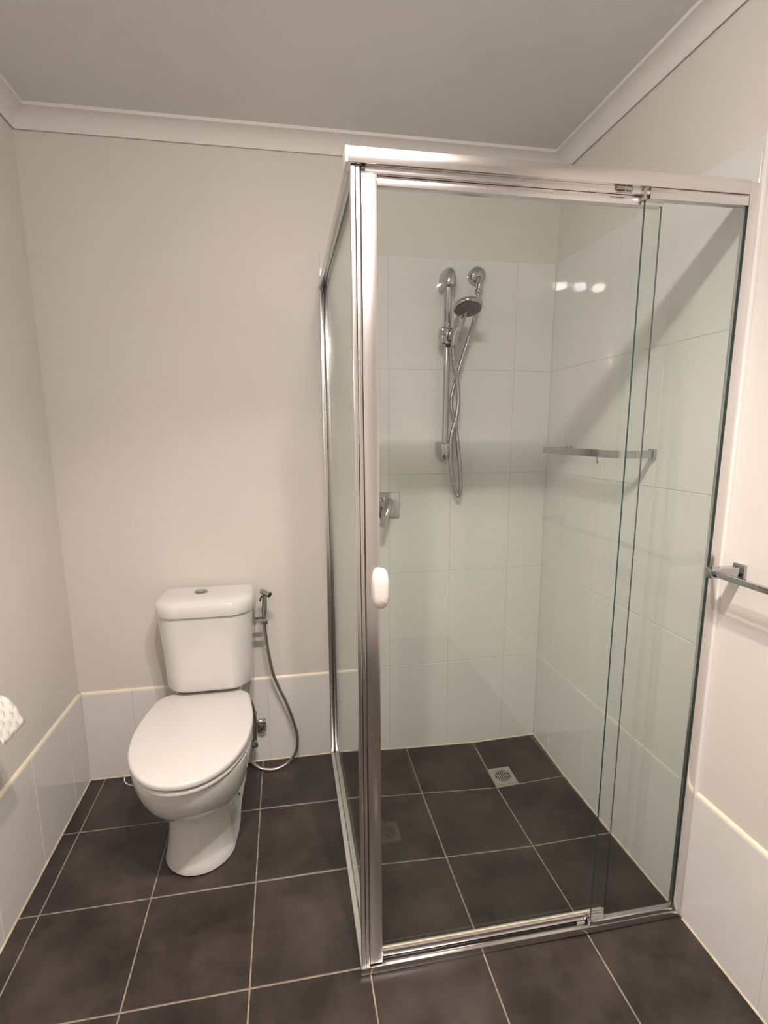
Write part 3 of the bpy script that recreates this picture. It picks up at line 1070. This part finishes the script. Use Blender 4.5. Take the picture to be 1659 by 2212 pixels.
# ------------------------------------------------------------------ floor drains
def drain(x0, x1, y0, y1, label, zf):
    cx, cyy = (x0 + x1) / 2, (y0 + y1) / 2
    root = empty('floor_drain', (cx, cyy, zf(cx, cyy)), label, 'drain', None)
    R = (x1 - x0) * 0.385
    # plate with a round opening
    bm = bmesh.new()
    n = 48
    outer, inner = [], []
    for k in range(n):
        a = 2 * math.pi * k / n
        c, s = math.cos(a), math.sin(a)
        m_ = (x1 - x0) / 2 / max(abs(c), abs(s))
        px, py = cx + c * m_, cyy + s * m_
        outer.append((px, py, zf(px, py) + 0.0006))
        px, py = cx + c * R, cyy + s * R
        inner.append((px, py, zf(px, py) + 0.0004))
    vo = [bm.verts.new(p) for p in outer]
    vi = [bm.verts.new(p) for p in inner]
    vod = [bm.verts.new((p[0], p[1], p[2] - 0.004)) for p in outer]
    vid = [bm.verts.new((p[0], p[1], p[2] - 0.004)) for p in inner]
    for k in range(n):
        k2 = (k + 1) % n
        bm.faces.new((vo[k], vo[k2], vi[k2], vi[k]))
        bm.faces.new((vo[k2], vo[k], vod[k], vod[k2]))
        bm.faces.new((vi[k], vi[k2], vid[k2], vid[k]))
    from_bm('drain_plate', bm, M['steel_light'], root, smooth=False)
    # grate: ring and bars
    bm = bmesh.new()
    z = zf(cx, cyy)

    def gz(px, py):
        return zf(px, py)
    prev = None
    ring = []
    for k in range(n):
        a = 2 * math.pi * k / n
        c, s = math.cos(a), math.sin(a)
        ring.append((bm.verts.new((cx + c * R * 0.975, cyy + s * R * 0.975, gz(cx + c * R, cyy + s * R) + 0.0003)),
                     bm.verts.new((cx + c * R * 0.86, cyy + s * R * 0.86, gz(cx + c * R * 0.86, cyy + s * R * 0.86) + 0.0003)),
                     bm.verts.new((cx + c * R * 0.86, cyy + s * R * 0.86, gz(cx + c * R * 0.86, cyy + s * R * 0.86) - 0.002))))
    for k in range(n):
        a, b = ring[k], ring[(k + 1) % n]
        bm.faces.new((a[0], b[0], b[1], a[1]))
        bm.faces.new((a[1], b[1], b[2], a[2]))
    nb = 8
    for k in range(1, nb):
        xx = cx - R * 0.86 + 2 * R * 0.86 * k / nb
        hl = math.sqrt(max(0, (R * 0.88) ** 2 - (xx - cx) ** 2))
        bw = 0.0018
        q = []
        for (px, py) in ((xx - bw, cyy - hl), (xx + bw, cyy - hl), (xx + bw, cyy + hl), (xx - bw, cyy + hl)):
            q.append(bm.verts.new((px, py, gz(px, py) + 0.0002)))
        f = bm.faces.new(q)
        r = bmesh.ops.extrude_face_region(bm, geom=[f])
        for v in r['geom']:
            if isinstance(v, bmesh.types.BMVert):
                v.co.z -= 0.002
    from_bm('grate', bm, M['steel_light'], root, smooth=False)
    bm = bmesh.new()
    wl = [bm.verts.new((cx + R * 0.96 * math.cos(2 * math.pi * k / 32), cyy + R * 0.96 * math.sin(2 * math.pi * k / 32),
                        zf(cx + R * 0.96 * math.cos(2 * math.pi * k / 32), cyy + R * 0.96 * math.sin(2 * math.pi * k / 32)) - 0.0016)) for k in range(32)]
    wc = bm.verts.new((cx, cyy, zf(cx, cyy) - 0.0016))
    for k in range(32):
        bm.faces.new((wl[k], wl[(k + 1) % 32], wc))
    from_bm('drain_well_shade', bm, M['black'], root)  # shallow black disc, painted for the darkness down the drain
    adopt(root)
    return root


M['steel_light'] = pbsdf('satin steel drain', (0.44, 0.43, 0.40), 0.42, 0.6)
drain(DR[0] - 0.001, DR[1] - 0.001, DR[2] + 0.001, DR[3] + 0.001, 'square steel floor drain with slotted round grate inside the shower', lambda x, y: FZ(x, y) + 0.0006)
drain(0.985, 1.075, -1.355, -1.265, 'square steel floor drain in the open floor before the shower door', lambda x, y: FZ(x, y) + 0.0042)

# ------------------------------------------------------------------ shower fittings on the back wall
RX = 1.3385
sr_ = empty('shower_slide_rail', (RX, 0.0, 1.26), 'vertical chrome slide rail with an egg shaped bracket at its top', 'shower rail')
RYY = -0.048


def egg(name, cx, zc, hw, up_, dn, depth, parent, flip=False):
    """flat-backed shell on the wall: rounded one way, square the other"""
    bm = bmesh.new()
    NUU, NVV = 32, 10
    rings = []
    for j in range(NVV + 1):
        ph = math.pi / 2 * j / NVV
        sc_ = math.cos(ph) ** 0.38
        d = math.sin(ph) * depth
        ring = []
        if j == NVV:
            ring.append(bm.verts.new((cx, -depth, zc)))
        else:
            for k in range(NUU):
                t = 2 * math.pi * k / NUU
                c, s = math.cos(t), math.sin(t)
                if (s > 0) != flip:
                    x, z = hw * c, (up_ if not flip else dn) * s
                else:
                    x, z = hw * sgnpow(c, 0.35), (dn if not flip else up_) * sgnpow(s, 0.35)
                ring.append(bm.verts.new((cx + x * sc_, -d, zc + z * sc_)))
        rings.append(ring)
    for a, b in zip(rings, rings[1:]):
        for k in range(NUU):
            if len(b) == 1:
                bm.faces.new((a[k], a[(k + 1) % NUU], b[0]))
            else:
                bm.faces.new((a[k], a[(k + 1) % NUU], b[(k + 1) % NUU], b[k]))
    bm.faces.new(rings[0][::-1])
    return from_bm(name, bm, M['chrome'], parent, angle=50)


egg('top_bracket', 1.3440, 1.880, 0.0265, 0.060, 0.022, 0.080, sr_)
egg('bottom_bracket', 1.3370, 1.297, 0.0235, 0.018, 0.062, 0.062, sr_, True)
tube('rail', [(RX, RYY - 0.006, 1.878), (RX, RYY - 0.006, 1.70), (RX - 0.001, RYY - 0.003, 1.5), (RX - 0.002, RYY, 1.262)], 0.0115, M['chrome'], sr_, 20)
tube('rail_sleeve', [(RX, RYY - 0.006, 1.868), (RX, RYY - 0.006, 1.716)], 0.0145, M['chrome'], sr_, 24)
# slider with cradle
bm = bmesh.new()
add_box(bm, 1.3070, 1.3490, -0.084, -0.034, 1.664, 1.724, 0.007, 3)
sl = from_bm('slider', bm, M['chrome'], sr_, angle=50)
bm = bmesh.new()
add_tube(bm, [(1.351, -0.099, 1.672), (1.357, -0.104, 1.704)], 0.0235, 20)
from_bm('hand_shower_cradle', bm, M['chrome_dark'], sl, angle=40)
bm = bmesh.new()
add_box(bm, 1.3320, 1.3480, -0.092, -0.070, 1.672, 1.708, 0.003, 2)
add_box(bm, 1.3300, 1.3450, -0.076, -0.062, 1.655, 1.672, 0.002, 2)
from_bm('slider_lock', bm, M['black'], sl)
adopt(sr_)

hs = empty('hand_shower', (1.374, -0.10, 1.67), 'round chrome hand shower with a looping ribbed silver hose', 'shower head')
hc = Vector((1.3755, -0.165, 1.7660))
nrm = Vector((-0.02, -0.33, -0.944)).normalized()
bm = bmesh.new()
add_lathe(bm, [(0.0, 0.0), (0.044, 0.0), (0.0495, -0.003), (0.0515, -0.009), (0.0490, -0.017), (0.038, -0.026), (0.020, -0.031), (0.0, -0.032)][::-1], hc, nrm, 40)
head = from_bm('head_shell', bm, M['chrome'], hs, angle=45)
lathe('spray_plate', [(0.0465, 0.0004), (0.0455, 0.0022), (0.012, 0.0032), (0.0, 0.0032)], hc, nrm, M['nozzle_face'], head, 40)
bm = bmesh.new()
ax1 = nrm.orthogonal().normalized()
ax2 = nrm.cross(ax1)
for rad, cnt in ((0.040, 30), (0.034, 26), (0.027, 20), (0.019, 14), (0.011, 8)):
    for k in range(cnt):
        a = 2 * math.pi * k / cnt
        o_ = hc + ax1 * rad * math.cos(a) + ax2 * rad * math.sin(a) + nrm * 0.0020
        add_lathe(bm, [(0.0014, 0.0), (0.0011, 0.0026), (0.0, 0.0028)], o_, nrm, 6)
nz_ = from_bm('nozzles', bm, M['nozzle'], head)
nz_['kind'] = 'stuff'
tube('handle', [(1.348, -0.095, 1.655), (1.353, -0.101, 1.685), (1.359, -0.104, 1.710), (1.366, -0.105, 1.735), (1.371, -0.110, 1.756), (1.374, -0.130, 1.772), (1.375, -0.150, 1.778)], 0.015, M['chrome'], hs, 20, flat=0.8,
     rfun=lambda i, n: 0.0130 + 0.0115 * math.sin(min(1.0, i / (n - 1) * 1.6) * math.pi / 2) * (1 - 0.35 * max(0, i / (n - 1) - 0.7) / 0.3) , spline=5)
hose_pts = [(1.3480, -0.095, 1.662), (1.3510, -0.084, 1.640), (1.3590, -0.068, 1.610), (1.3770, -0.058, 1.543), (1.3840, -0.055, 1.488), (1.3850, -0.052, 1.445), (1.3780, -0.050, 1.395), (1.3640, -0.047, 1.345),
            (1.3600, -0.045, 1.300), (1.3640, -0.043, 1.220), (1.3730, -0.042, 1.160), (1.3900, -0.040, 1.112), (1.4000, -0.036, 1.106), (1.4080, -0.032, 1.128), (1.4060, -0.030, 1.200), (1.3960, -0.028, 1.290),
            (1.3900, -0.026, 1.345), (1.3780, -0.026, 1.400), (1.3670, -0.027, 1.445), (1.3680, -0.029, 1.490), (1.3840, -0.034, 1.555), (1.4020, -0.038, 1.620), (1.4220, -0.042, 1.685), (1.4410, -0.045, 1.750), (1.4530, -0.045, 1.800), (1.4575, -0.045, 1.850)]
cps = catmull(hose_pts, 26)
N_ = len(cps)
tube('hose', cps, 0.0075, M['hose_metal'], hs, 12, rfun=lambda i, n: 0.0083 if i % 3 else 0.0070, angle=80)
adopt(hs)

wo_ = empty('hose_outlet', (1.4600, 0.0, 1.915), 'round chrome hose outlet on the shower wall', 'outlet')
lathe('wall_rose', [(0.0, 0), (0.031, 0.0), (0.031, 0.022), (0.0285, 0.029), (0.020, 0.034), (0.0, 0.036)], (1.4610, 0.0, 1.9190), (0, -1, 0), M['chrome'], wo_, 36)
tube('outlet_pipe', [(1.4610, -0.030, 1.905), (1.4600, -0.044, 1.890), (1.4595, -0.045, 1.866)], 0.0105, M['chrome'], wo_, 16, spline=4)
lathe('coupling_nut', [(0.0, 0), (0.0110, 0.0), (0.0140, 0.005), (0.0140, 0.014), (0.0110, 0.018), (0.0, 0.018)], (1.4580, -0.045, 1.848), (0, 0, 1), M['chrome'], wo_, 20)
adopt(wo_)

mx_ = empty('mixer_tap', (1.115, 0.0, 1.072), 'chrome shower mixer on a square plate partly behind the door frame', 'tap')
box('back_plate', 1.062, 1.1690, -0.009, -0.0005, 1.022, 1.1215, M['chrome'], mx_, 0.003, 3)
lathe('mixer_body', [(0.0, 0), (0.026, 0.0), (0.026, 0.035), (0.023, 0.046), (0.0, 0.050)], (1.113, -0.009, 1.079), (0, -1, 0), M['chrome_dark'], mx_, 32)
tube('lever', [(1.120, -0.052, 1.096), (1.114, -0.062, 1.082), (1.100, -0.078, 1.050), (1.090, -0.090, 1.020), (1.084, -0.097, 1.004)], 0.015, M['chrome'], mx_, 20, flat=0.6, spline=4,
     rfun=lambda i, n: 0.020 - 0.008 * (i / (n - 1)))
adopt(mx_)

# ------------------------------------------------------------------ rectangular frame shelf and hook on the right wall
sf = empty('wall_shelf_frame', (RW, -0.39, 1.28), 'chrome U shaped wall frame in the shower above a small hook', 'shelf')


def strip(bm, pts, z0, z1, th):
    """flat bar of height z0..z1 following a path in plan"""
    L = []
    for i, p in enumerate(pts):
        p = Vector((p[0], p[1]))
        a = Vector(pts[i - 1][:2]) if i else None
        b = Vector(pts[i + 1][:2]) if i < len(pts) - 1 else None
        t = ((b - p).normalized() if b is not None else Vector((0, 0))) + ((p - a).normalized() if a is not None else Vector((0, 0)))
        t.normalize()
        n_ = Vector((-t.y, t.x))
        L.append((p + n_ * th / 2, p - n_ * th / 2))
    rg = [[bm.verts.new((q.x, q.y, z)) for q, z in ((l, z0), (l, z1), (r_, z1), (r_, z0))] for l, r_ in L]
    for a, b in zip(rg, rg[1:]):
        for k in range(4):
            bm.faces.new((a[k], a[(k + 1) % 4], b[(k + 1) % 4], b[k]))
    bm.faces.new(rg[0])
    bm.faces.new(rg[-1][::-1])


bm = bmesh.new()
path = [(RW, -0.172), (1.70, -0.169), (1.684, -0.168)]
path2 = [(1.684, -0.168), (1.681, -0.174), (1.680, -0.30), (1.680, -0.45), (1.680, -0.585)]
for k in range(1, 7):
    a = math.pi / 2 * k / 6
    path2.append((1.680 + 0.045 * (1 - math.cos(a)), -0.585 - 0.045 * math.sin(a)))
path2 += [(RW, -0.622)]
strip(bm, path + path2[1:], 1.271, 1.2935, 0.008)
from_bm('frame_bar', bm, M['chrome'], sf, angle=40)
for yy in (-0.172, -0.620):
    box('mount', RW - 0.010, RW - 0.0002, yy - 0.012, yy + 0.012, 1.268, 1.2965, M['chrome'], sf, 0.001)
tube('hook', [(1.681, -0.505, 1.272), (1.681, -0.505, 1.262), (1.680, -0.509, 1.254), (1.676, -0.518, 1.251), (1.670, -0.526, 1.255), (1.668, -0.528, 1.260)][::1], 0.0022, M['chrome_dark'], sf, 10, spline=5)
adopt(sf)

# ------------------------------------------------------------------ towel rail on the right wall
tw = empty('towel_rail', (RW, -0.94, 1.02), 'square section chrome towel rail on the wall beside the shower', 'towel rail')
for yy in (-0.941, -1.60):
    box('wall_plate', RW + PL - 0.008, RW + PL - 0.0005, yy - 0.016, yy + 0.016, 1.004, 1.037, M['chrome'], tw, 0.0008)
    box('post', 1.704, RW, yy - 0.011, yy + 0.011, 1.008, 1.031, M['chrome'], tw, 0.0008)
box('bar', 1.7080, 1.7200, -1.590, -0.952, 1.013, 1.0255, M['chrome'], tw, 0.0008)
adopt(tw)
